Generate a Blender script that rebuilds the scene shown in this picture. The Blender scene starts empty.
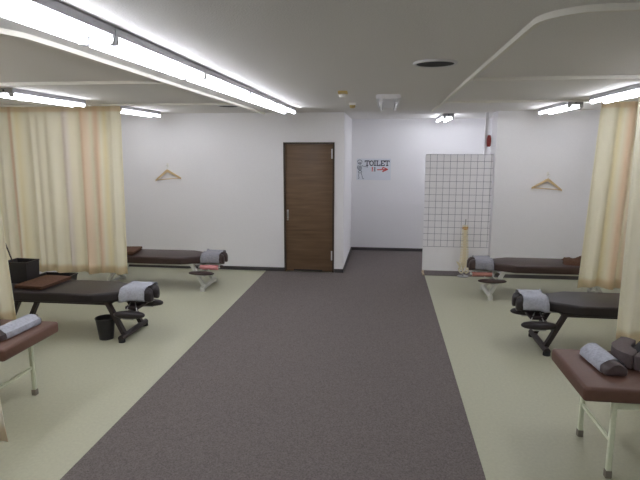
import bpy, bmesh, math, random
from mathutils import Vector, Matrix
random.seed(7)
C = bpy.context.scene
COL = C.collection
PI = math.pi

# ------------------------------------------------------------------ materials
def new_mat(name):
    m = bpy.data.materials.new(name); m.use_nodes = True
    nt = m.node_tree; b = nt.nodes['Principled BSDF']
    return m, nt, b
def node(nt, kind, **kw):
    n = nt.nodes.new(kind)
    for k, v in kw.items():
        if k in n.inputs: n.inputs[k].default_value = v
        else: setattr(n, k, v)
    return n
def mat(name, col, rough=.5, metal=0., noise=0., nscale=40., bump=0., bscale=200., spec=.5, stretch=None, detail=3.):
    m, nt, b = new_mat(name)
    b.inputs['Roughness'].default_value = rough
    b.inputs['Metallic'].default_value = metal
    b.inputs['Specular IOR Level'].default_value = spec
    tc = node(nt, 'ShaderNodeTexCoord')
    mp = node(nt, 'ShaderNodeMapping')
    nt.links.new(tc.outputs['Object'], mp.inputs['Vector'])
    if stretch: mp.inputs['Scale'].default_value = stretch
    n = node(nt, 'ShaderNodeTexNoise', Scale=nscale, Detail=detail)
    nt.links.new(mp.outputs['Vector'], n.inputs['Vector'])
    r = node(nt, 'ShaderNodeValToRGB')
    r.color_ramp.elements[0].position = .3; r.color_ramp.elements[1].position = .7
    r.color_ramp.elements[0].color = (*[c*(1-noise) for c in col], 1)
    r.color_ramp.elements[1].color = (*[min(1, c*(1+noise)) for c in col], 1)
    nt.links.new(n.outputs['Fac'], r.inputs['Fac'])
    nt.links.new(r.outputs['Color'], b.inputs['Base Color'])
    if bump:
        n2 = node(nt, 'ShaderNodeTexNoise', Scale=bscale, Detail=2.)
        nt.links.new(mp.outputs['Vector'], n2.inputs['Vector'])
        bp = node(nt, 'ShaderNodeBump', Strength=bump, Distance=.01)
        nt.links.new(n2.outputs['Fac'], bp.inputs['Height'])
        nt.links.new(bp.outputs['Normal'], b.inputs['Normal'])
    return m
def emit(name, col, s):
    m, nt, b = new_mat(name)
    b.inputs['Base Color'].default_value = (.9, .9, .9, 1)
    b.inputs['Emission Color'].default_value = (*col, 1)
    b.inputs['Emission Strength'].default_value = s
    return m

M = {}
M['wall'] = mat('white_wallpaper', (.85, .845, .855), .75, noise=.012, nscale=60, bump=.12, bscale=260)
M['ceil'] = mat('ceiling_board', (.765, .75, .72), .9, noise=.05, nscale=130, bump=.35, bscale=130)
M['carpet'] = mat('grey_carpet', (.178, .156, .146), .95, noise=.30, nscale=110, bump=.5, bscale=260, spec=.15)
M['lino'] = mat('beige_linoleum', (.47, .470, .345), .42, noise=.05, nscale=45, bump=.03, bscale=120, spec=.35)
M['base'] = mat('dark_baseboard', (.055, .050, .052), .5, noise=.05)
M['frame_w'] = mat('door_frame_brown', (.055, .036, .024), .5, noise=.1, nscale=30)
M['chrome'] = mat('satin_metal', (.62, .62, .60), .3, 1.)
M['steel'] = mat('grey_steel', (.45, .45, .45), .35, .9)
M['house'] = mat('grey_enamel', (.34, .34, .36), .45, noise=.02)
M['white_en'] = mat('white_enamel', (.80, .80, .81), .4, noise=.01)
M['holder'] = mat('lampholder_grey', (.58, .58, .60), .5)
M['knock'] = mat('dark_hole', (.02, .02, .02), .8)
M['tube'] = emit('lit_tube', (.90, .915, 1.0), 17.3)
M['tube_off'] = mat('unlit_tube', (.86, .87, .88), .25)
M['rail'] = mat('cream_rail', (.74, .72, .64), .45, noise=.02)
M['vent'] = mat('vent_dark', (.015, .015, .016), .8)
M['vent_rim'] = mat('vent_rim', (.68, .68, .68), .5)
M['yellowed'] = mat('yellowed_plastic', (.52, .38, .13), .5, noise=.1)
M['det_w'] = mat('detector_white', (.82, .81, .76), .45)
M['vblack'] = mat('black_vinyl', (.024, .018, .019), .40, noise=.08, bump=.08, bscale=300, spec=.45)
M['vbrown'] = mat('dark_brown_vinyl', (.052, .030, .026), .40, noise=.06, bump=.08, bscale=300, spec=.45)
M['mbrown'] = mat('brown_vinyl', (.128, .062, .042), .46, noise=.07, bump=.08, bscale=280, spec=.45)
M['blackm'] = mat('black_painted_steel', (.027, .018, .018), .45, noise=.05)
M['whitem'] = mat('white_painted_steel', (.62, .62, .56), .4, noise=.03)
M['rubber'] = mat('black_rubber', (.014, .014, .014), .7)
M['paper'] = mat('tissue_paper', (.43, .445, .50), .85, noise=.13, nscale=55, bump=.5, bscale=70)
M['paperg'] = mat('grey_tissue_paper', (.31, .31, .345), .85, noise=.16, nscale=60, bump=.5, bscale=80)
M['pink'] = mat('pink_paper_roll', (.72, .30, .30), .8, noise=.06)
M['salmon'] = mat('salmon_paper_roll', (.42, .19, .15), .8, noise=.06)
M['green'] = mat('pale_green_steel', (.68, .72, .54), .42, noise=.03)
M['cap'] = mat('grey_rubber_cap', (.20, .18, .14), .7, noise=.1)
M['pillow'] = mat('brown_grey_vinyl', (.085, .062, .062), .45, noise=.06, bump=.06, bscale=260)
M['horse'] = mat('charcoal_suede', (.105, .080, .078), .75, noise=.10, nscale=70, bump=.1)
M['blackcl'] = mat('black_cloth', (.012, .013, .015), .85, noise=.1)
M['towel'] = mat('brown_towel', (.125, .068, .045), .95, noise=.18, nscale=80, bump=.4, bscale=200, spec=.15)
M['binb'] = mat('black_plastic', (.020, .018, .019), .42, noise=.05)
M['stick'] = mat('brown_stick', (.05, .03, .022), .5)
M['hang'] = mat('hanger_wood', (.62, .46, .26), .5, noise=.12, nscale=25, stretch=(1, 6, 6))
M['bone'] = mat('bone_plastic', (.82, .75, .56), .45, noise=.08, nscale=60)
M['disc'] = mat('disc_plastic', (.78, .66, .42), .5)
M['boneor'] = mat('orange_bone_plastic', (.62, .36, .10), .5)
M['board'] = mat('white_board', (.90, .89, .91), .5, noise=.012, nscale=8)
M['grid'] = mat('grid_line', (.17, .16, .23), .6)
M['palewood'] = mat('pale_wood', (.66, .56, .40), .6, noise=.1, nscale=20, stretch=(8, 8, 1))
M['signw'] = mat('sign_paper', (.74, .77, .82), .5)
M['ink'] = mat('navy_ink', (.03, .035, .06), .6)
M['inkg'] = mat('grey_ink', (.20, .23, .26), .6)
M['red'] = mat('red_ink', (.62, .05, .05), .6)
M['redp'] = mat('red_plastic', (.30, .035, .03), .4, noise=.1)

def wood_mat():
    m, nt, b = new_mat('walnut_veneer')
    b.inputs['Roughness'].default_value = .42; b.inputs['Specular IOR Level'].default_value = .35
    tc = node(nt, 'ShaderNodeTexCoord'); mp = node(nt, 'ShaderNodeMapping')
    mp.inputs['Scale'].default_value = (1.0, 1.0, 16.0)
    nt.links.new(tc.outputs['Object'], mp.inputs['Vector'])
    n = node(nt, 'ShaderNodeTexNoise', Scale=1.5, Detail=6., Roughness=.6, Distortion=.5)
    nt.links.new(mp.outputs['Vector'], n.inputs['Vector'])
    r = node(nt, 'ShaderNodeValToRGB'); e = r.color_ramp.elements
    e[0].position = .28; e[0].color = (.12, .074, .043, 1)
    e[1].position = .75; e[1].color = (.215, .137, .080, 1)
    e2 = r.color_ramp.elements.new(.52); e2.color = (.165, .103, .059, 1)
    nt.links.new(n.outputs['Fac'], r.inputs['Fac']); nt.links.new(r.outputs['Color'], b.inputs['Base Color'])
    return m
M['walnut'] = wood_mat()

def curtain_mat():
    m, nt, b = new_mat('striped_curtain')
    b.inputs['Roughness'].default_value = .9; b.inputs['Specular IOR Level'].default_value = .1
    uv = node(nt, 'ShaderNodeUVMap'); sep = node(nt, 'ShaderNodeSeparateXYZ')
    nt.links.new(uv.outputs['UV'], sep.inputs['Vector'])
    fr = node(nt, 'ShaderNodeMath', operation='FRACT'); nt.links.new(sep.outputs['X'], fr.inputs[0])
    r = node(nt, 'ShaderNodeValToRGB'); cr = r.color_ramp
    pale = (.94, .895, .715); cream = (.95, .89, .70); peach = (.93, .78, .60); yel = (.92, .83, .55); pink = (.92, .85, .75); orange = (.88, .68, .48)
    stops = [(0., pale), (.12, pale), (.15, yel), (.175, cream), (.205, orange), (.24, peach), (.27, cream), (.30, peach), (.335, orange), (.37, cream),
             (.44, cream), (.47, pink), (.51, pink), (.54, pale), (.86, pale), (.91, yel), (.94, cream), (.965, orange), (.99, peach), (1., pale)]
    cr.elements[0].position = 0.; cr.elements[0].color = (*pale, 1)
    cr.elements[1].position = 1.; cr.elements[1].color = (*pale, 1)
    for p, c in stops[1:-1]:
        cr.elements.new(p).color = (*c, 1)
    nt.links.new(fr.outputs[0], r.inputs['Fac'])
    # warm band of thicker cloth at the hem and heading
    hem = node(nt, 'ShaderNodeMapRange'); hem.inputs['From Min'].default_value = .035; hem.inputs['From Max'].default_value = .055
    hem.inputs['To Min'].default_value = .55; hem.inputs['To Max'].default_value = 0.
    nt.links.new(sep.outputs['Y'], hem.inputs['Value'])
    hd = node(nt, 'ShaderNodeMapRange'); hd.inputs['From Min'].default_value = .965; hd.inputs['From Max'].default_value = .975
    hd.inputs['To Min'].default_value = 0.; hd.inputs['To Max'].default_value = .55
    nt.links.new(sep.outputs['Y'], hd.inputs['Value'])
    mx = node(nt, 'ShaderNodeMath', operation='MAXIMUM'); nt.links.new(hem.outputs[0], mx.inputs[0]); nt.links.new(hd.outputs[0], mx.inputs[1])
    mix = node(nt, 'ShaderNodeMixRGB'); mix.inputs['Color2'].default_value = (.80, .60, .36, 1)
    nt.links.new(mx.outputs[0], mix.inputs['Fac']); nt.links.new(r.outputs['Color'], mix.inputs['Color1'])
    nt.links.new(mix.outputs['Color'], b.inputs['Base Color'])
    tr = node(nt, 'ShaderNodeBsdfTranslucent'); nt.links.new(mix.outputs['Color'], tr.inputs['Color'])
    ms = node(nt, 'ShaderNodeMixShader'); ms.inputs['Fac'].default_value = .10
    nt.links.new(b.outputs['BSDF'], ms.inputs[1]); nt.links.new(tr.outputs['BSDF'], ms.inputs[2])
    nt.links.new(ms.outputs['Shader'], nt.nodes['Material Output'].inputs['Surface'])
    return m
M['curtain'] = curtain_mat()

# ------------------------------------------------------------------ mesh helpers
def box(bm, x0, x1, y0, y1, z0, z1, bev=0., seg=2):
    vs = [bm.verts.new((x, y, z)) for x in (x0, x1) for y in (y0, y1) for z in (z0, z1)]
    fs = [(0, 1, 3, 2), (4, 6, 7, 5), (0, 4, 5, 1), (2, 3, 7, 6), (0, 2, 6, 4), (1, 5, 7, 3)]
    faces = [bm.faces.new([vs[i] for i in f]) for f in fs]
    if bev:
        es = list({e for f in faces for e in f.edges})
        bmesh.ops.bevel(bm, geom=es, offset=bev, segments=seg, affect='EDGES', profile=.5)
    return vs
def loft(bm, rings, cap=True, closed=True):
    R = [[bm.verts.new(p) for p in r] for r in rings]
    n = len(R[0])
    for a, b in zip(R, R[1:]):
        for i in range(n if closed else n-1):
            j = (i+1) % n
            bm.faces.new((a[i], a[j], b[j], b[i]))
    if cap and closed:
        bm.faces.new(R[0][::-1]); bm.faces.new(R[-1])
    return R
def tube(bm, pts, r, n=10, r2=None):
    pts = [Vector(p) for p in pts]; rings = []
    for i, p in enumerate(pts):
        t = (pts[min(i+1, len(pts)-1)] - pts[max(i-1, 0)]).normalized()
        up = Vector((0, 0, 1)) if abs(t.z) < .95 else Vector((1, 0, 0))
        a = t.cross(up).normalized(); b = a.cross(t)
        rr = r if r2 is None else r + (r2-r)*i/(len(pts)-1)
        rings.append([p + a*rr*math.cos(2*PI*k/n) + b*rr*math.sin(2*PI*k/n) for k in range(n)])
    loft(bm, rings)
def bar(bm, p, q, w, h, up=(0, 0, 1)):
    p, q = Vector(p), Vector(q); t = (q-p).normalized(); up = Vector(up)
    if abs(t.dot(up)) > .95: up = Vector((0, 1, 0))
    a = t.cross(up).normalized(); b = a.cross(t)
    rings = [[o + a*sx*w/2 + b*sz*h/2 for sx, sz in ((-1, -1), (1, -1), (1, 1), (-1, 1))] for o in (p, q)]
    loft(bm, rings)
def lathe(bm, prof, n=24, c=(0, 0)):
    rings = [[(c[0]+r*math.cos(2*PI*k/n), c[1]+r*math.sin(2*PI*k/n), z) for k in range(n)] for r, z in prof]
    loft(bm, rings)
def prism(bm, outline, z0, z1, bev=0., seg=4):
    bot = [bm.verts.new((x, y, z0)) for x, y in outline]; top = [bm.verts.new((x, y, z1)) for x, y in outline]
    n = len(outline); fs = [bm.faces.new(bot[::-1]), bm.faces.new(top)]
    for i in range(n):
        j = (i+1) % n
        fs.append(bm.faces.new((bot[i], bot[j], top[j], top[i])))
    if bev:
        es = list({e for f in fs for e in f.edges})
        bmesh.ops.bevel(bm, geom=es, offset=bev, segments=seg, affect='EDGES', profile=.5)
def ellipse_pad(bm, cx, cy, cz, a, b, h, n=28, p=2.0):
    rings = []
    for k in range(9):
        th = -PI/2 + PI*k/8
        s = max(.02, math.cos(th))**.45; z = cz + h/2*math.sin(th)
        rings.append([(cx+a*s*math.copysign(abs(math.cos(t))**(2/p), math.cos(t)), cy+b*s*math.copysign(abs(math.sin(t))**(2/p), math.sin(t)), z)
                      for t in [2*PI*i/n for i in range(n)]])
    loft(bm, rings)
def BM(): return bmesh.new()
def obj(name, bm, m, parent=None, smooth=True, angle=40):
    bmesh.ops.recalc_face_normals(bm, faces=bm.faces)
    me = bpy.data.meshes.new(name); bm.to_mesh(me); bm.free()
    if smooth:
        me.polygons.foreach_set('use_smooth', [True]*len(me.polygons)); me.set_sharp_from_angle(angle=math.radians(angle))
    me.materials.append(M[m])
    o = bpy.data.objects.new(name, me); COL.objects.link(o)
    if parent: o.parent = parent
    return o
def tag(o, label, cat, group=None):
    o['label'] = label; o['category'] = cat
    if group: o['group'] = group
    return o
def thing(name, label, cat, loc=(0, 0, 0), rz=0., group=None):
    o = bpy.data.objects.new(name, None); COL.objects.link(o)
    o.empty_display_size = .1; o.location = loc; o.rotation_euler = (0, 0, rz)
    return tag(o, label, cat, group)
def struct(name, bm, m, parent=None, smooth=False):
    o = obj(name, bm, m, parent, smooth)
    if parent is None: o['kind'] = 'structure'
    return o
def dup(root, loc, rz, label):
    r = root.copy(); COL.objects.link(r); r.location = loc; r.rotation_euler = (0, 0, rz); r['label'] = label
    for ch in list(root.children):
        c = ch.copy(); COL.objects.link(c); c.parent = r
        for g in list(ch.children):
            d = g.copy(); COL.objects.link(d); d.parent = c
    return r
def bx(*a, bev=0., seg=2):
    bm = BM(); box(bm, *a, bev=bev, seg=seg); return bm

# ------------------------------------------------------------------ room shell
XL, XR, YB, YW, YA, H = -5.20, 3.75, -2.6, 8.226, 10.186, 2.5
T = .12
DX0, DX1, DZ = -1.59, -.79, 2.05          # door opening
XC, XK = -.648, 1.61                      # alcove corner lines
struct('floor', bx(XL-T, XR+T, YB-T, YA+T, -.1, 0), 'lino')
bm = BM(); prism(bm, [(-1.89, YB), (.633, YB), (.633, YW), (XR, YW), (XR, YA), (XC, YA), (XC, YW), (-1.89, YW)], 0.0005, .005)
struct('floor_carpet', bm, 'carpet')
struct('ceiling', bx(XL-T, XR+T, YB-T, YA+T, H, H+.1), 'ceil')
struct('wall_left', bx(XL-T, XL, YB-T, YW, 0, H), 'wall')
struct('wall_right', bx(XR, XR+T, YB-T, YA+T, 0, H), 'wall')
struct('wall_rear', bx(XL, XR, YB-T, YB, 0, H), 'wall')
bm = BM(); box(bm, XL-T, DX0, YW, YW+T, 0, H); box(bm, DX1, XC, YW, YW+T, 0, H); box(bm, DX0, DX1, YW, YW+T, DZ, H)
box(bm, DX0-.1, DX1+.1, YW+T+.001, YW+T+.05, 0, DZ+.1)
struct('wall_back_left', bm, 'wall')
struct('wall_alcove_left', bx(XC-T, XC, YW+T+.055, YA+T, 0, H), 'wall')
struct('wall_alcove_back', bx(XC, XR, YA, YA+T, 0, H), 'wall')
struct('wall_back_right', bx(XK, XR, YW, YW+.40, 0, H), 'wall')
bh, bt = .062, .010
struct('baseboard_left', bx(XL, DX0-.002, YW-bt, YW, 0.005, bh), 'base')
bm = BM(); box(bm, DX1+.002, XC+bt, YW-bt, YW, 0.005, bh); box(bm, XC, XC+bt, YW, YA-bt, .005, bh)
struct('baseboard_corner', bm, 'base')
struct('baseboard_alcove', bx(XC, XR, YA-bt, YA, .005, bh), 'base')
bm = BM(); box(bm, XK-bt, XR, YW-bt, YW, 0, bh); box(bm, XK-bt, XK, YW, YW+.40, .005, bh)
struct('baseboard_right', bm, 'base')
struct('trim_1', bx(1.505, 1.555, YW+.36, YW+.42, .005, H), 'wall')    # white upright at the far end of the corridor corner

# door in the back wall
d = bpy.data.objects.new('door_1', None); COL.objects.link(d); d.location = (DX0, YW, 0); d['kind'] = 'structure'
d['label'] = 'dark walnut door with horizontal grain in the white back wall'; d['category'] = 'door'
W = DX1-DX0
obj('door_leaf', bx(.028, W-.028, .012, .05, .012, DZ-.028, bev=.002), 'walnut', d)
bm = BM(); box(bm, .001, .027, -.018, .08, .006, DZ-.001); box(bm, W-.027, W-.001, -.018, .08, .006, DZ-.001); box(bm, .001, W-.001, -.018, .08, DZ-.027, DZ-.0005)
obj('door_frame', bm, 'frame_w', d, smooth=False)
bm = BM(); box(bm, .15, W-.19, .007, .0115, .018, .040, bev=.001)
obj('vent_slot', bm, 'knock', d)
hd = obj('door_handle', bx(.045, .075, .004, .0118, .86, 1.0, bev=.003), 'chrome', d)
bm = BM(); tube(bm, [(.06, .006, .845), (.06, -.012, .845)], .013, 14); obj('thumb_turn', bm, 'chrome', hd)
bm = BM(); box(bm, .050, .070, -.004, .003, .885, .975, bev=.003); obj('finger_pull', bm, 'steel', hd)
for z in (.20, 1.80):
    obj('hinge', bx(W-.050, W-.0275, -.004, .0115, z, z+.15, bev=.003), 'white_en', d)

# ------------------------------------------------------------------ ceiling lights
LF = 1.226
def fixture(label, x, y0, group, half=.085, tx=.066, lit=True, length=LF):
    """a twin-tube batten light, near end at y0, running away along +Y under the ceiling"""
    t = thing('ceiling_light', label, 'light', (x, y0, H), 0, group)
    bm = BM(); prof = [(-half*.9, 0), (-half*.9, -.006), (-half, -.006), (-half, -.043), (-.03, -.045), (.03, -.045), (half, -.043), (half, -.006), (half*.9, -.006), (half*.9, 0)]
    loft(bm, [[(px, yy, pz-.0005) for px, pz in prof] for yy in (.004, length-.004)])
    body = obj('housing', bm, 'house' if lit else 'white_en', t, smooth=False)
    if lit:
        bm = BM(); tube(bm, [(0, -.001, -.022), (0, .012, -.022)], .009, 12)
        obj('knockout', bm, 'knock', body)
    for sx in (-1, 1):
        for yy in (.008, length-.028):
            bm = BM(); prof = [(-.019, -.040), (-.021, -.068), (-.014, -.082), (.014, -.082), (.021, -.068), (.019, -.040)]
            loft(bm, [[(sx*tx+px, yy+dy, pz) for px, pz in prof] for dy in (0, .02)])
            obj('lamp_holder', bm, 'holder', t)
        bm = BM(); tube(bm, [(sx*tx, .029, -.064), (sx*tx, length-.029, -.064)], .0163, 14)
        obj('lamp_tube', bm, 'tube' if lit else 'tube_off', t)
    return t
fixture('unseen twin-tube ceiling light added over the right front bay for brightness', 2.19, 3.0, 'unseen twin-tube lights added for brightness')  # unseen lamp, added to raise the brightness from the right front
fixture('unseen twin-tube ceiling light added over the left front bay for brightness', -3.50, 2.9, 'unseen twin-tube lights added for brightness')  # its unseen counterpart on the left, also added for brightness
fixture('unseen twin-tube ceiling light added behind the viewpoint on the right', 1.6, -.6, 'unseen twin-tube lights added for brightness')  # lamp added behind the camera, never seen, for more light
fixture('unseen twin-tube ceiling light added behind the viewpoint on the left', -1.322, -1.9, 'unseen twin-tube lights added for brightness')  # second unseen lamp added behind the camera to brighten the room
row = ['nearest of the long row, mostly past the picture edge', 'second of the long row, crossing the upper left corner', 'third of the long row, in its middle',
       'fourth of the long row towards the door', 'fifth of the long row towards the door', 'last of the long row, next to the wall above the door']
for k in range(6):
    fixture('lit twin-tube ceiling light, ' + row[k], -1.322, -.045+LF*k, 'twin-tube lights in the long row')
CL = 'twin-tube lights over the curtained bays'
fixture('lit twin-tube ceiling light in front of the far left curtain', -3.50, 4.63, CL)
fixture('lit twin-tube ceiling light beside the left wooden hanger wall', -3.46, 6.60, CL)
fixture('lit twin-tube ceiling light crossing the right picture edge above the right curtains', 2.19, 4.82, CL)
fixture('lit twin-tube ceiling light above the right wooden hanger', 2.15, 6.58, CL)
fixture('lit twin-tube ceiling light at the alcove above the grid board', .96, 8.70, 'twin-tube light of the alcove')
fixture('unseen twin-tube ceiling light added in the passage to brighten the alcove', 3.0, 8.75, 'unseen twin-tube lights added for brightness')  # hidden lamp added behind the wall to brighten the alcove
fixture('unlit white twin-tube ceiling light on the dark ceiling before the toilet sign', .01, 5.60, 'unlit ceiling light', half=.125, tx=.08, lit=False)

# ------------------------------------------------------------------ other ceiling items
def vent(label, x, y):
    t = thing('ceiling_vent', label, 'vent', (x, y, H), 0, 'round ceiling vents')
    bm = BM(); n = 40
    prof = [(.140, -.001), (.140, -.012), (.134, -.016), (.124, -.014), (.120, -.004), (.120, -.001)]
    loft(bm, [[(r*math.cos(2*PI*k/n), r*math.sin(2*PI*k/n), z) for r, z in prof] for k in list(range(n))+[0]], cap=False)
    obj('rim', bm, 'vent_rim', t)
    bm = BM(); lathe(bm, [(.1195, -.002), (.1195, -.0115), (.09, -.0125), (.03, -.0125)], 40)
    obj('grille', bm, 'vent', t)
vent('round dark ceiling vent with grey rim in the right middle of the ceiling', .30, 3.62)
vent('round dark ceiling vent far away between the long light row and left hanger', -2.03, 6.82)
def detector(label, x, y, yellow):
    t = thing('smoke_detector', label, 'detector', (x, y, H), 0, 'small ceiling detectors')
    bm = BM(); box(bm, -.045, .045, -.045, .045, -.028, -.0005, bev=.006); obj('base', bm, 'yellowed' if yellow else 'det_w', t)
    bm = BM(); lathe(bm, [(.036, -.0285), (.034, -.052), (.024, -.060), (.008, -.062)], 20); obj('sensor_head', bm, 'det_w' if yellow else 'yellowed', t)
detector('yellowed square detector with white underside, nearer of two on the ceiling', -.43, 5.28, True)
detector('small pale detector with yellow tip, farther of two near the alcove corner', -.42, 6.62, False)

def rail(name, pts, label):
    w, h, z = .022, .026, H-.001
    P = [Vector((x, y, 0)) for x, y in pts]; rings = []
    for i, p in enumerate(P):
        t = (P[min(i+1, len(P)-1)]-P[max(i-1, 0)]).normalized(); a = Vector((t.y, -t.x, 0))
        rings.append([p+a*s*w/2+Vector((0, 0, zz)) for s, zz in ((-1, z-h), (1, z-h), (1, z), (-1, z))])
    bm = BM(); loft(bm, rings)
    return tag(obj(name, bm, 'rail', smooth=True), label, 'curtain rail', 'curtain rails on the ceiling')
def corner(x, y, sx, r, n=10):   # quarter turn from along-Y (far) into along-X towards sx
    return [(x+sx*r*(1-math.cos(a)), y+r-r*math.sin(a)) for a in [PI/2*k/n for k in range(n+1)]]
RL, RR = -1.80, .645
rail('curtain_rail', [(RL-.07, 8.20), (RL, 4.5), (RL+.055, 2.75)] + corner(RL+.055, 2.22, -1, .32) + [(XL+.01, 2.22)], 'long cream curtain rail beside the long light row, curving at upper left')
rail('curtain_rail', [(RL-.012, 4.28), (XL+.01, 4.28)], 'cream cross rail over the left side, nearer of the two')
rail('curtain_rail', [(RL-.05, 6.40), (XL+.01, 6.40)], 'cream cross rail over the left side, farther one carrying the open curtain')
rail('curtain_rail', [(RR, 8.0), (RR-.005, 6.0), (RR-.02, 2.6)] + corner(RR-.02, 2.28, 1, .21) + [(XR-.01, 2.28)], 'long cream curtain rail on the right with a rounded front corner')
rail('curtain_rail', [(RR+.012, 4.40), (XR-.01, 4.40)], 'cream cross rail over the right side, nearer of the two')
rail('curtain_rail', [(RR+.022, 6.45), (XR-.01, 6.45)], 'cream cross rail over the right side, farther one carrying a curtain')

# ------------------------------------------------------------------ curtains
def curtain(label, y, top, bot, zb, folds, amp, phase, period, seed, far_end='left', ztop=2.472, flare=0.):
    """cloth hanging from the rail at depth y; top/bot = (xa, xb), xa is the free edge"""
    rnd = random.Random(seed); nu, nv = 260, 16
    offs = []; ph = 0.
    ws = [rnd.uniform(.55, 1.6) for _ in range(folds)]; s = sum(ws); acc = 0; knots = [0]
    for w_ in ws: acc += w_/s; knots.append(acc)
    amps = [rnd.uniform(.6, 1.2) for _ in range(folds)]
    def wave(u):
        for i in range(folds):
            if u <= knots[i+1]+1e-9:
                q = (u-knots[i])/(knots[i+1]-knots[i])
                return amps[i]*math.sin(2*PI*q)*min(1.5, ws[i]) 
        return 0.
    bm = BM(); uvl = bm.loops.layers.uv.new('UVMap'); G = []
    for j in range(nv+1):
        v = j/nv; rowv = []
        for i in range(nu+1):
            u = i/nu
            xa = bot[0]+(top[0]-bot[0])*v; xb = bot[1]+(top[1]-bot[1])*v
            a = amp*(.55+.45*(1-v))
            x = xa+(xb-xa)*u + .35*a*math.sin(2*PI*u*folds*.83+seed)*(1-v*.5)
            if flare: x += flare*(1-v)**6*(1-u)
            yy = y + a*wave(u) + .25*a*math.sin(2*PI*u*folds*2.1+seed*2+v*1.5)*(1-v)
            z = zb+(ztop-zb)*v + (.012*math.sin(u*folds*3+seed) if j == 0 else 0)
            rowv.append(bm.verts.new((x, yy, z)))
        G.append(rowv)
    for j in range(nv):
        for i in range(nu):
            f = bm.faces.new((G[j][i], G[j][i+1], G[j+1][i+1], G[j+1][i]))
            for lp, (a, b) in zip(f.loops, ((i, j), (i+1, j), (i+1, j+1), (i, j+1))):
                lp[uvl].uv = (phase + period*a/nu, b/nv)
    o = obj('curtain', bm, 'curtain', angle=180)
    so = o.modifiers.new('cloth', 'SOLIDIFY'); so.thickness = .004; so.offset = 0
    return tag(o, label, 'curtain', 'cream striped bay curtains')
curtain('cream striped curtain open behind the left black table, its edge against the white wall', 6.40, (-3.285, -5.12), (-3.325, -5.12), .335, 10, .030, 0., 1.19, 3)
curtain('cream striped curtain on the right, farther one ending beside the right hanger wall', 6.45, (2.385, 3.68), (2.300, 3.66), .33, 7, .030, 0., .85, 5)
curtain('pale curtain at the right picture edge, in front of the farther right curtain', 4.40, (1.885, 3.68), (1.885, 3.66), .385, 9, .028, 0., 1.15, 8)
curtain('pale curtain sliver at the left picture edge behind the brown massage bed', 4.28, (-3.415, -5.12), (-3.315, -5.12), .385, 9, .028, 0., 1.15, 11)
curtain('pale curtain tip hanging in the lower left corner, nearest of all curtains', 2.25, (-1.97, -4.3), (-1.882, -4.3), .48, 11, .022, 0., 1.15, 14, flare=.01)

# ------------------------------------------------------------------ chiropractic tables
# local frame: x = 0 at the head tip, foot towards -x, floor at z = 0
def head_lobe(s, dz):
    bm = BM(); rings = []
    for x, yc, hw, zt, zb in [(-.278, .080, .050, .505, .430), (-.272, .081, .070, .520, .415), (-.24, .083, .078, .529, .405), (-.16, .084, .080, .533, .402),
                              (-.09, .085, .078, .532, .398), (-.045, .086, .073, .526, .390), (-.018, .086, .063, .508, .384), (-.004, .086, .046, .480, .382), (0, .086, .022, .443, .392)]:
        zc, hz = (zt+zb)/2+dz, (zt-zb)/2; r = []
        for k in range(20):
            a = 2*PI*k/20; ca, sa = math.cos(a), math.sin(a)
            r.append((x, s*(yc-.008)+(hw-.006)*math.copysign(abs(ca)**.62, ca), zc+hz*math.copysign(abs(sa)**.62, sa)))
        rings.append(r)
    loft(bm, rings); return bm
def make_table(label, loc, rz, vin, met, group, xf=0., dz=0., pc=-.188, ph=.070, pz=0., pl=.168):
    t = thing('treatment_table', label, 'treatment table', loc, rz, group)
    w = .285; L = -1.85+xf
    bm = BM(); prism(bm, [(-.285, -.145), (-.285, .145), (-.55, w), (L, w), (L, -w), (-.55, -w)], .400+dz, .500+dz, bev=.022, seg=4)
    obj('cushion', bm, vin, t)
    bm = BM(); 
    for s in (-1, 1): bar(bm, (-.40, s*.2, .385+dz), (L+.06, s*.2, .385+dz), .03, .028)
    for x in (-.42, -1.0, L+.08): bar(bm, (x, -.2, .385+dz), (x, .2, .385+dz), .03, .026)
    obj('frame', bm, met, t)
    hr = obj('headrest_frame', bx(-.26, -.05, -.12, .12, .375+dz, .388+dz, bev=.003), met, t)
    for s in (-1, 1):
        bm = BM(); tube(bm, [(-.24, s*.06, .375+dz), (-.44, s*.06, .375+dz)], .011); obj('slide_rod', bm, 'steel', hr)
    for s in (-1, 1): obj('head_pad', head_lobe(s, dz), vin, t)
    for s in (-1, 1):
        bm = BM(); ellipse_pad(bm, pc, s*.228, .283+pz, pl, .055, ph); p = obj('arm_pad', bm, vin, t)
        bm = BM(); tube(bm, [(pc+.08, s*.21, .305+pz), (-.17, s*.12, .378+dz)], .006, 8); tube(bm, [(pc-.05, s*.21, .305+pz), (-.22, s*.12, .378+dz)], .006, 8)
        box(bm, pc-.06, pc+.06, s*.228-.03, s*.228+.03, .238+pz, .254+pz)
        obj('bracket', bm, 'steel' if met == 'blackm' else met, p)
    for x0, x1, lab in ((-.265, -.43, 'head'), (-1.59+xf, -1.42+xf, 'foot')):
        for s in (-1, 1):
            bm = BM(); bar(bm, (x0, s*.19, .05), (x1, s*.19, .385+dz), .040, .055, up=(0, 1, 0)); obj('leg', bm, met, t)
        bm = BM(); tube(bm, [(x0, -.285, .045), (x0, .285, .045)], .031, 14); fb = obj('foot_bar', bm, met, t)
        for s in (-1, 1):
            bm = BM(); lathe(bm, [(.034, 0.0), (.034, .024), (.026, .05)], 14, (x0, s*.262)); obj('rubber_foot', bm, 'rubber' if met == 'blackm' else met, fb)
    bm = BM(); box(bm, -.26, -.12, -.17, .17, .318+dz, .352+dz, bev=.008); obj('armrest_carrier', bm, met if met == 'blackm' else 'steel', t)
    bm = BM(); bar(bm, (-.345, -.17, .215), (-.345, .17, .215), .025, .025); obj('cross_brace', bm, met, t)
    return t
TG = 'low treatment tables with split headrests'
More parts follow.
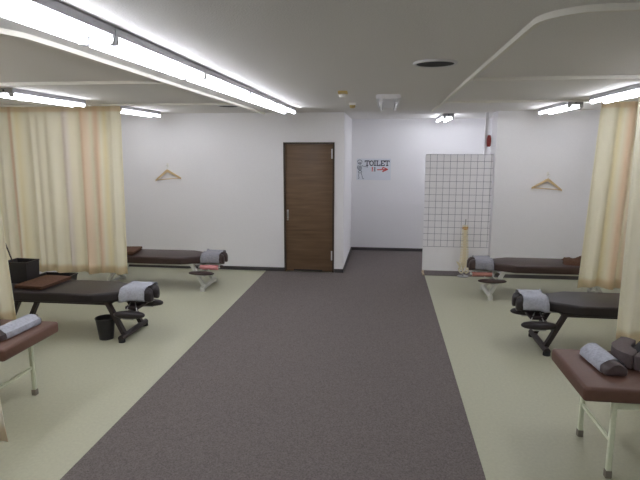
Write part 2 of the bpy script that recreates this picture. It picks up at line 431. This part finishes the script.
make_table('black treatment table on the left with black open box on its foot end', (-2.375, 5.14, 0), 0, 'vblack', 'blackm', TG)
make_table('black treatment table on the right, reaching behind the pale edge curtain', (1.300, 5.315, 0), PI, 'vblack', 'blackm', TG)
tl = make_table('dark brown treatment table on white legs, by the wall under the left hanger', (-2.225, 7.14, 0), 0, 'vbrown', 'whitem', TG, -.10, -.028, -.285, .048, -.035, .185)
tr_ = make_table('dark brown treatment table on white legs, under the right hanger', (1.125, 7.19, 0), PI, 'vbrown', 'whitem', TG, -.10, -.028, -.285, .048, -.035, .185)

def paper_sheet(label, loc, rz, m, seed, x0=-.262, x1=-.045):
    rnd = random.Random(seed)
    path = [(-.158, .412), (-.161, .435), (-.161, .465), (-.159, .490), (-.151, .515), (-.136, .533), (-.107, .5410), (-.083, .5420), (-.05, .540), (-.02, .536), (0, .535)]
    path = path + [(-y, z) for y, z in path[-2::-1]]
    bm = BM(); G = []; nx = 14
    for i in range(nx+1):
        x = x0+(x1-x0)*i/nx; r = []
        for k, (y, z) in enumerate(path):
            side = 1 if y > 0 else -1; edge = abs(k-10)/10
            sq = .006*rnd.random()
            tail = max(0, 1-i/4.)
            zz = z+sq*(1-edge)+ (.014*tail*rnd.random() if edge < .7 else -.02*tail*rnd.random())
            yy = y + side*(.004+.008*rnd.random())*(edge > .35) + side*.022*tail*(edge > .6)
            xx = x + (-.03*edge if i == 0 else 0) + rnd.uniform(-.004, .004)
            r.append(bm.verts.new((xx, yy, zz)))
        G.append(r)
    for i in range(nx):
        for k in range(len(path)-1):
            bm.faces.new((G[i][k], G[i][k+1], G[i+1][k+1], G[i+1][k]))
    o = obj('paper_sheet', bm, m, angle=60); o.location = loc; o.rotation_euler = (0, 0, rz)
    so = o.modifiers.new('tissue', 'SOLIDIFY'); so.thickness = .002; so.offset = 1
    return tag(o, label, 'paper sheet', 'paper sheets on the headrests')
paper_sheet('light grey paper sheet over the headrest of the left black table', (-2.375, 5.14, 0), 0, 'paper', 1, x0=-.285)
paper_sheet('light grey paper sheet over the headrest of the right black table', (1.300, 5.315, 0), PI, 'paper', 2)
paper_sheet('grey paper sheet over the headrest by the left back wall', (-2.225, 7.14, -.028), 0, 'paperg', 3, x0=-.285)
paper_sheet('grey paper sheet over the headrest beside the spine model', (1.125, 7.19, -.028), PI, 'paperg', 4, x0=-.285, x1=-.075)

def paper_roll(label, loc, rz, m='pink', rad=.034):
    t = thing('paper_roll', label, 'paper roll', loc, rz, 'pink paper rolls under headrests')
    bm = BM(); tube(bm, [(-.125, 0, 0), (.125, 0, 0)], rad, 20); obj('roll', bm, m, t)
    bm = BM(); tube(bm, [(-.155, 0, 0), (.155, 0, 0)], .008, 10); tube(bm, [(-.14, 0, 0), (-.14, .06, .042)], .006, 8); tube(bm, [(.14, 0, 0), (.14, .06, .042)], .006, 8)
    obj('holder_rod', bm, 'whitem', t)
paper_roll('pink paper roll hanging under the headrest by the left back wall', (-2.42, 6.985, .318), 0)
paper_roll('salmon pink paper roll under the headrest beside the spine model', (1.29, 7.03, .318), 0, 'salmon', .028)

# ------------------------------------------------------------------ brown massage beds
def make_bed(label, loc, rz):
    """local: x = 0 at the visible end, bed runs towards -x"""
    t = thing('massage_bed', label, 'massage bed', loc, rz, 'brown massage beds on pale green legs')
    bm = BM(); box(bm, -1.85, 0, -.315, .315, .510, .600, bev=.022, seg=4); obj('cushion', bm, 'mbrown', t)
    bm = BM()
    for s in (-1, 1): bar(bm, (-.19, s*.235, .465), (-1.66, s*.235, .465), .025, .04)
    for x in (-.19, -1.66): bar(bm, (x, -.235, .497), (x, .235, .497), .03, .025)
    for s in (-1, 1): bar(bm, (-.15, s*.235, .4975), (-1.7, s*.235, .4975), .02, .024)
    obj('frame', bm, 'green', t)
    for x in (-.205, -1.645):
        for s in (-1, 1):
            lg = obj('leg', bx(x-.014, x+.014, s*.235-.014, s*.235+.014, .02, .50, bev=.003), 'green', t)
            obj('rubber_cap', bx(x-.019, x+.019, s*.235-.019, s*.235+.019, 0, .048, bev=.005), 'cap', lg)
        bm = BM(); bar(bm, (x, -.22, .235), (x, .22, .235), .014, .022); obj('stretcher', bm, 'green', t)
    return t
make_bed('brown massage bed with pale green legs in the lower right corner', (1.16, 3.335, 0), PI)
make_bed('brown massage bed with pale green legs cut by the left picture edge', (-2.555, 3.445, 0), 0)

def bolster(label, loc, rz, a, b, L=.44, w=.165, h=.10):
    t = thing('bolster_pillow', label, 'pillow', loc, rz, 'paper wrapped bolster pillows')
    def ring(y, g, sc=1.):
        pr = [(-w/2, .012), (-w/2+.012, 0), (w/2-.012, 0), (w/2, .012), (w/2-.004, .045), (w/2-.022, h-.022), (w/2-.045, h-.004), (0, h), (-w/2+.045, h-.004), (-w/2+.022, h-.022), (-w/2+.004, .045)]
        return [(x*sc+(math.copysign(g, x) if x else 0), y, (z-h/2)*sc+h/2+(g if z > h/2 else (-.0 if z < .02 else 0))) for x, z in pr]
    bm = BM(); loft(bm, [ring(-L/2, 0, .80), ring(-L/2+.008, 0, .93), ring(-L/2+.03, 0), ring(L/2-.03, 0), ring(L/2-.008, 0, .93), ring(L/2, 0, .80)])
    obj('pillow_body', bm, 'pillow', t, angle=50)
    bm = BM(); rings = []
    rnd = random.Random(3); n = 12
    for i in range(n+1):
        y = a+(b-a)*i/n
        rings.append([(x+rnd.uniform(0, .002)*(1 if x > 0 else -1), yy+(rnd.uniform(-.006, .006) if i in (0, n) else 0), z+rnd.uniform(0, .002)*(z > .02)) for x, yy, z in ring(y, .004)])
    loft(bm, rings, cap=False)
    o = obj('paper_wrap', bm, 'paper', t, angle=50); o['label'] = 'light grey paper wrapped around the pillow'
bolster('bolster pillow wrapped in pale paper on the right massage bed, dark end towards viewer', (1.39, 3.365, .60), math.radians(5), -.112, .168, L=.34, w=.142, h=.083)
bolster('bolster pillow wrapped in pale paper on the left massage bed', (-2.73, 3.485, .60), math.radians(-3), -.17, .185, L=.43, w=.145, h=.074)

def horseshoe(label, loc, rz):
    t = thing('face_pillow', label, 'pillow', loc, rz, 'horseshoe face pillows')
    # opening towards -x
    ro, ri = .165, .062
    for sg in (1, -1):
        o_ = [(.03+ro*math.cos(q), ro*math.sin(q)) for q in [math.radians(1)+(PI/2-math.radians(1))*k/9 for k in range(10)]] + [(-.135, .160), (-.15, .125)]
        i_ = [(-.125, .062)] + [(.02+ri*math.cos(q), ri*math.sin(q)) for q in [PI/2-(PI/2-math.radians(2.6))*k/6 for k in range(7)]]
        bm = BM(); prism(bm, [(x, sg*y) for x, y in o_+i_], .001, .095, bev=.010, seg=3); obj('cushion_half', bm, 'horse', t, angle=50)
    bm = BM(); prism(bm, [(-.19, -.056), (.015, -.056), (.055, -.03), (.055, .03), (.015, .056), (-.19, .056)], .0005, .078, bev=.008, seg=2)
    obj('liner', bm, 'blackcl', t)['label'] = 'black cloth lining the opening'
horseshoe('horseshoe shaped charcoal face pillow on the right massage bed', (1.658, 3.470, .60), math.radians(233))
horseshoe('dark horseshoe face pillow at the left picture edge on the brown bed', (-3.11, 3.52, .60), 0)
# ------------------------------------------------------------------ things on and under the tables
def folded_towel(label, loc, rz, sx, sy, layers, lh, m='towel', puff=.0):
    bm = BM(); rnd = random.Random(int(loc[0]*100))
    for k in range(layers):
        e = rnd.uniform(-.008, .008); 
        box(bm, -sx/2+e, sx/2+e, -sy/2-e, sy/2-e, k*lh+.0005, (k+1)*lh-.0005, bev=lh*.42, seg=3)
    for v in bm.verts:
        v.co.z += puff*math.sin(v.co.x*9+v.co.y*7)*v.co.z*8
    o = obj('folded_towel', bm, m); o.location = loc; o.rotation_euler = (0, 0, rz)
    return tag(o, label, 'towel', 'brown folded towels on the tables')
folded_towel('brown folded towel before the black box on the left black table', (-3.66, 5.185, .5005), math.radians(-5), .33, .48, 2, .022)
folded_towel('brown folded towel on the white-legged table by the left back wall', (-3.72, 7.09, .4725), math.radians(8), .40, .42, 2, .030)
def rumpled_towel(label, loc, rz, sx, sy, h):
    bm = BM(); n = 18; rings = []
    G = [[None]*(n+1) for _ in range(n+1)]; B = [[None]*(n+1) for _ in range(n+1)]
    for i in range(n+1):
        for j in range(n+1):
            x, y = (i/n-.5)*sx, (j/n-.5)*sy
            e = min(i, n-i, j, n-j)/n; z = h*min(1, (e*6)**.5)*(.72+.22*math.sin(x*22+y*9)+.12*math.sin(y*31-x*13))
            G[i][j] = bm.verts.new((x+.012*math.sin(y*20), y+.012*math.sin(x*17), max(.004, z+.006)))
            B[i][j] = bm.verts.new((x+.012*math.sin(y*20), y+.012*math.sin(x*17), 0))
    for i in range(n):
        for j in range(n):
            bm.faces.new((G[i][j], G[i+1][j], G[i+1][j+1], G[i][j+1])); bm.faces.new((B[i][j], B[i][j+1], B[i+1][j+1], B[i+1][j]))
    ed = [(i, 0) for i in range(n)]+[(n, j) for j in range(n)]+[(n-i, n) for i in range(n)]+[(0, n-j) for j in range(n)]
    for (a, b), (c, d2) in zip(ed, ed[1:]+ed[:1]):
        bm.faces.new((G[a][b], B[a][b], B[c][d2], G[c][d2]))
    o = obj('rumpled_towel', bm, 'towel', angle=60); o.location = loc; o.rotation_euler = (0, 0, rz)
    return tag(o, label, 'towel', 'brown folded towels on the tables')
rumpled_towel('rumpled brown towel on the table under the right hanger, beside the curtain', (2.56, 7.17, .4725), math.radians(-12), .42, .34, .085)

# black open box standing on the foot end of the left black table
t = thing('storage_box', 'black open box on the foot end of the left black table', 'box', (-3.965, 5.27, .5005), math.radians(-3))
bm = BM(); a, b2, hh, th = .138, .105, .232, .006
def rect(s, z): return [(-a*s, -b2*s, z), (a*s, -b2*s, z), (a*s, b2*s, z), (-a*s, b2*s, z)]
s0 = .92
loft(bm, [rect(s0, 0), rect(1, hh), [(x*.955, y*.955, z) for x, y, z in rect(1, hh)], [(x*.95, y*.95, z) for x, y, z in rect(s0, .008)]])
obj('body', bm, 'binb', t, smooth=False)
bm = BM()
for p, q in (((-a, -b2), (a, -b2)), ((a, -b2), (a, b2)), ((a, b2), (-a, b2)), ((-a, b2), (-a, -b2))):
    bar(bm, (*p, hh), (*q, hh), .012, .010)
obj('rim', bm, 'binb', t, smooth=False)
bm = BM(); tube(bm, [(-4.06, 5.30, .52), (-4.09, 5.30, .70), (-4.215, 5.32, 1.03)], .007, 8)
tag(obj('thin_stick', bm, 'stick'), 'thin dark brown stick standing in the black box by the left curtain', 'stick')

# round waste bin under the left black table
t = thing('waste_bin', 'small round black waste bin under the left black table', 'bin', (-2.855, 4.965, 0))
bm = BM(); prof = [(.070, 0), (.098, .225), (.094, .225), (.068, .006)]; lathe(bm, prof, 28); obj('body', bm, 'binb', t)
bm = BM(); n = 32
loft(bm, [[((.099+.005*math.cos(q))*math.cos(2*PI*k/n), (.099+.005*math.cos(q))*math.sin(2*PI*k/n), .225+.005*math.sin(q)) for q in [0, PI/2, PI, 3*PI/2]] for k in list(range(n))+[0]], cap=False)
obj('rim', bm, 'binb', t)

# low black basket behind the left table, seen under the curtain hem
t = thing('floor_tray', 'low black tray on the floor, just visible under the left curtain hem', 'tray', (-4.72, 6.98, 0))
bm = BM(); a, b2, hh = .25, .13, .14
loft(bm, [rect(.9, 0), rect(1, hh), [(x*.96, y*.95, z) for x, y, z in rect(1, hh)], [(x*.95, y*.94, z) for x, y, z in rect(.9, .01)]])
obj('body', bm, 'binb', t, smooth=False)
bm = BM()
for p, q in (((-a, -b2), (a, -b2)), ((a, -b2), (a, b2)), ((a, b2), (-a, b2)), ((-a, b2), (-a, -b2))):
    bar(bm, (*p, hh), (*q, hh), .014, .014)
obj('rim', bm, 'binb', t, smooth=False)

# ------------------------------------------------------------------ hangers on the back wall
def hanger(label, hx, hz, x, z, tilt, wid=.215, drop=.135):
    t = thing('clothes_hanger', label, 'hanger', (x, YW-.028, z), 0, 'wooden hangers on the back wall')
    t.rotation_euler = (0, tilt, 0)
    bm = BM(); rings = []
    for k in range(25):
        u = -1+2*k/24; zc = -drop*abs(u)**1.12; hw = .023-.010*abs(u); 
        if abs(u) < .2: zc += .004
        rings.append([(u*wid, -.008-.004*abs(u), zc-hw), (u*wid, .008-.004*abs(u), zc-hw), (u*wid, .008-.004*abs(u), zc+hw), (u*wid, -.008-.004*abs(u), zc+hw)])
    loft(bm, rings); obj('shoulder_bar', bm, 'hang', t)
    bm = BM(); tube(bm, [(-wid*.93, -.004, -drop*.94), (wid*.93, -.004, -drop*.94)], .0065, 8); obj('trouser_bar', bm, 'hang', t)
    bm = BM(); pts = [(0, 0, .018), (0, 0, .045)] + [(.022*math.sin(q)*1.0, 0, .067-.022*math.cos(q)) for q in [PI*k/8*1.35 for k in range(9)]]
    tube(bm, pts, .0022, 8); obj('hook', bm, 'chrome', t)
    k = thing('wall_hook', 'small white wall hook holding the '+('left' if x < 0 else 'right')+' wooden hanger', 'hook', (x, YW, z+.083), 0, 'small white wall hooks')
    obj('plate', bx(-.016, .016, -.006, -.0005, -.022, .040, bev=.002), 'det_w', k)
    bm = BM(); tube(bm, [(0, -.005, .0), (0, -.030, -.002), (0, -.036, .012)], .0032, 8); obj('peg', bm, 'chrome', k)
hanger('wooden clothes hanger on the white wall left of the door', 0, 0, -3.478, 1.598, math.radians(-5))
hanger('wooden clothes hanger on the white wall at right', 0, 0, 2.372, 1.498, math.radians(4))

# ------------------------------------------------------------------ grid board
t = thing('posture_board', 'white free-standing board with a dark square grid beside the alcove', 'board', (.598, 8.30, 0))
BW = 1.0
obj('panel', bx(0, BW, 0, .018, .065, 1.872), 'board', t, smooth=False)
bm = BM()
for k in range(10): box(bm, .072+.1*k-.0022, .072+.1*k+.0022, -.0012, -.0002, .448, 1.872)
for k in range(15):
    z = .448+.1012*k
    if z < 1.868: box(bm, 0, BW, -.0012, -.0002, z-.0022, z+.0022)
obj('grid_lines', bm, 'grid', t, smooth=False)
for x in (.004, BW-.032):
    bm = BM(); box(bm, x, x+.028, .019, .047, .005, .26, bev=.003); box(bm, x, x+.028, -.10, .12, .0055, .03, bev=.003)
    obj('foot', bm, 'palewood', t)

# red item on the white upright
t = thing('red_torch', 'small red torch hanging on the white upright above the grid board', 'torch', (1.562, YW+.317, 2.045))
bm = BM(); lathe(bm, [(.020, -.06), (.030, -.045), (.034, .0), (.034, .06), (.026, .10), (.018, .115)], 18); obj('body', bm, 'redp', t)
bm = BM(); box(bm, -.012, .012, .02, .044, .03, .09, bev=.002); obj('clip', bm, 'blackcl', t)

# ------------------------------------------------------------------ spine model
t = thing('spine_model', 'cream anatomical spine model with pelvis standing before the grid board', 'model', (1.215, 8.155, 0))
nV = 24
def spx(f): return -.035*math.sin(f*PI*1.9)            # gentle fore-and-aft curve
for k in range(nV):
    f = k/(nV-1); z = .245+.555*f; s = 1.32-.45*f; y = spx(f)*.5
    bm = BM(); lathe(bm, [(.025*s, z-.0085), (.029*s, z-.006), (.026*s, z), (.029*s, z+.006), (.025*s, z+.0085)], 14, (0, y))
    bar(bm, (-.050*s, y+.012, z+.002), (.050*s, y+.012, z+.002), .012, .014)
    bar(bm, (0, y+.018, z+.002), (0, y+.05*s, z-.014), .008, .010)
    v = obj('vertebra', bm, 'bone' if k < nV-3 or k == nV-1 else 'boneor', t)
    if k < nV-1:
        bm = BM(); lathe(bm, [(.021*s, z+.0088), (.022*s, z+.0115), (.021*s, z+.0140)], 14, (0, y)); obj('disc', bm, 'disc', v)
# sacrum
bm = BM(); rings = []
for z, w_, d_ in ((.236, .046, .022), (.215, .044, .020), (.18, .032, .016), (.15, .020, .012), (.125, .010, .008)):
    rings.append([(w_*math.cos(2*PI*k/14), .012+.02*(.236-z)/.1+d_*math.sin(2*PI*k/14), z) for k in range(14)])
loft(bm, rings); obj('sacrum', bm, 'bone', t)
for s in (-1, 1):
    # flared hip bone: a thick curved blade plus the ring below
    bm = BM(); rings = []
    for i in range(9):
        a = i/8*PI*.8
        cx, cy, cz = s*(.045+.072*math.sin(a*.9)), .030-.085*(i/8), .215+.050*math.sin(a)-.02*(i/8)
        lx, lz = s*(.030+.030*math.sin(a)), .135
        rings.append([(cx, cy-.005, cz), (cx, cy+.005, cz), (lx+(cx-lx)*.4, cy*.7+.006, (cz+lz)/2), (lx, cy*.5+.006, lz), (lx, cy*.5-.006, lz), (lx+(cx-lx)*.4, cy*.7-.006, (cz+lz)/2)])
    loft(bm, rings)
    tube(bm, [(s*.075, -.02, .145), (s*.070, -.035, .110), (s*.048, -.03, .082), (s*.030, -.035, .078), (s*.012, -.050, .100), (s*.020, -.055, .125), (s*.055, -.045, .150), (s*.075, -.02, .150)], .012, 10)
    obj('hip_bone', bm, 'bone', t)
bm = BM(); tube(bm, [(0, .046, .012), (0, .046, .815), (0, .010, .842), (0, 0, .86), (0, 0, .905)], .008, 10); obj('stand_rod', bm, 'steel', t)
bm = BM(); lathe(bm, [(.085, .0055), (.085, .012), (.02, .016), (.012, .03)], 28, (0, .046)); obj('stand_base', bm, 'steel', t)

# ------------------------------------------------------------------ toilet sign
t = thing('toilet_sign', 'white TOILET sign with skeleton drawing and red arrow on alcove wall', 'sign', (-.555, YA-.001, 1.365), 0)
SW, SH = .645, .405
obj('sheet', bx(0, SW, -.006, 0, 0, SH), 'signw', t, smooth=False)
def strokes(segs, w, depth=.0015):
    bm = BM()
    for (x0, z0, x1, z1) in segs:
        p, q = Vector((x0, -.007, z0)), Vector((x1, -.007, z1)); dv = (q-p)
        if dv.length < 1e-6: continue
        dv.normalize(); bar(bm, p-dv*w*.3, q+dv*w*.3, w, depth, up=(0, 1, 0))
    return bm
def arc(cx, cz, rx, rz, a0, a1, n=12):
    P = [(cx+rx*math.cos(math.radians(a0+(a1-a0)*k/n)), cz+rz*math.sin(math.radians(a0+(a1-a0)*k/n))) for k in range(n+1)]
    return [(*P[k], *P[k+1]) for k in range(n)]
zb, zt = .275, .362
S = []; x = .160
S += [(x, zt, x+.075, zt), (x+.0375, zt, x+.0375, zb), (x+.02, zb, x+.055, zb), (x, zt, x, zt-.02), (x+.075, zt, x+.075, zt-.02)]; x += .088
S += arc(x+.034, (zb+zt)/2, .034, (zt-zb)/2, 0, 360, 18); x += .086
S += [(x+.012, zb, x+.012, zt), (x-.006, zt, x+.03, zt), (x-.006, zb, x+.03, zb)]; x += .046
S += [(x+.01, zb, x+.01, zt), (x-.004, zt, x+.026, zt), (x, zb, x+.062, zb), (x+.062, zb, x+.062, zb+.022)]; x += .080
S += [(x+.01, zb, x+.01, zt), (x, zt, x+.062, zt), (x, zb, x+.062, zb), (x+.01, (zb+zt)/2, x+.044, (zb+zt)/2), (x+.062, zt, x+.062, zt-.018), (x+.062, zb, x+.062, zb+.018)]; x += .078
S += [(x, zt, x+.075, zt), (x+.0375, zt, x+.0375, zb), (x+.02, zb, x+.055, zb), (x, zt, x, zt-.02), (x+.075, zt, x+.075, zt-.02)]
obj('lettering', strokes(S, .017), 'ink', t, smooth=False)
A = [(.395, .196, .45, .196), (.45, .196, .585, .206), (.585, .206, .500, .240), (.585, .202, .490, .160), (.500, .240, .485, .215), (.490, .160, .520, .185)]
obj('arrow', strokes(A, .018), 'red', t, smooth=False)
P1 = arc(.300, .232, .010, .010, 0, 360, 8) + [(.300, .218, .300, .192), (.288, .208, .312, .208), (.292, .192, .292, .165), (.308, .192, .308, .165)]
obj('woman_icon', strokes(P1, .009), 'red', t, smooth=False)
P2 = [(a+.044, b, c+.044, e) for a, b, c, e in P1]
obj('man_icon', strokes(P2, .009), 'ink', t, smooth=False)
K = arc(.060, .345, .042, .034, -20, 200, 12) + arc(.060, .330, .034, .030, 200, 340, 6) + arc(.060, .318, .018, .010, 180, 360, 4)
K += [(.066, .29, .066, .165)]
for k, hw in enumerate((.030, .034, .032, .026)): K += arc(.066, .262-.022*k, hw, .010, 180, 360, 6)
K += [(.030, .275, .012, .232), (.012, .232, .034, .200), (.100, .272, .150, .255), (.150, .255, .196, .248), (.196, .248, .206, .256), (.196, .248, .208, .244)]
K += arc(.066, .155, .034, .020, 0, 360, 10) + [(.048, .140, .040, .085), (.040, .085, .050, .035), (.050, .035, .032, .028), (.084, .140, .104, .085), (.104, .085, .116, .032), (.116, .032, .138, .026)]
obj('skeleton_drawing', strokes(K, .011), 'inkg', t, smooth=False)
obj('eye_sockets', strokes([(.042, .335, .052, .333), (.068, .333, .078, .335)], .012), 'ink', t, smooth=False)

# ------------------------------------------------------------------ camera, world, view
f, pitch, yaw, roll = 530., .1703, .1227, .0008
cy, sy, cp, sp = math.cos(yaw), math.sin(yaw), math.cos(pitch), math.sin(pitch)
F = Vector((-sy*cp, cy*cp, -sp)); R = Vector((cy, sy, 0)); U = R.cross(F)
R2 = R*math.cos(roll)+U*math.sin(roll); U2 = U*math.cos(roll)-R*math.sin(roll)
cd = bpy.data.cameras.new('camera'); cam = bpy.data.objects.new('camera', cd); COL.objects.link(cam)
m4 = Matrix((R2, U2, -F)).transposed().to_4x4(); m4.translation = Vector((0, 0, 1.95)); cam.matrix_world = m4
cd.sensor_fit = 'HORIZONTAL'; cd.sensor_width = 36.; cd.lens = f/640*36; cd.clip_start = .05
C.camera = cam
w = bpy.data.worlds.new('world'); C.world = w; w.use_nodes = True
w.node_tree.nodes['Background'].inputs['Color'].default_value = (.6, .65, .7, 1)
w.node_tree.nodes['Background'].inputs['Strength'].default_value = .3
vs = C.view_settings
vs.view_transform = 'Standard'; vs.look = 'None'; vs.exposure = .48; vs.gamma = 1.; vs.use_curve_mapping = False
C.cycles.max_bounces = 10; C.cycles.diffuse_bounces = 6
C.cycles.use_denoising = True
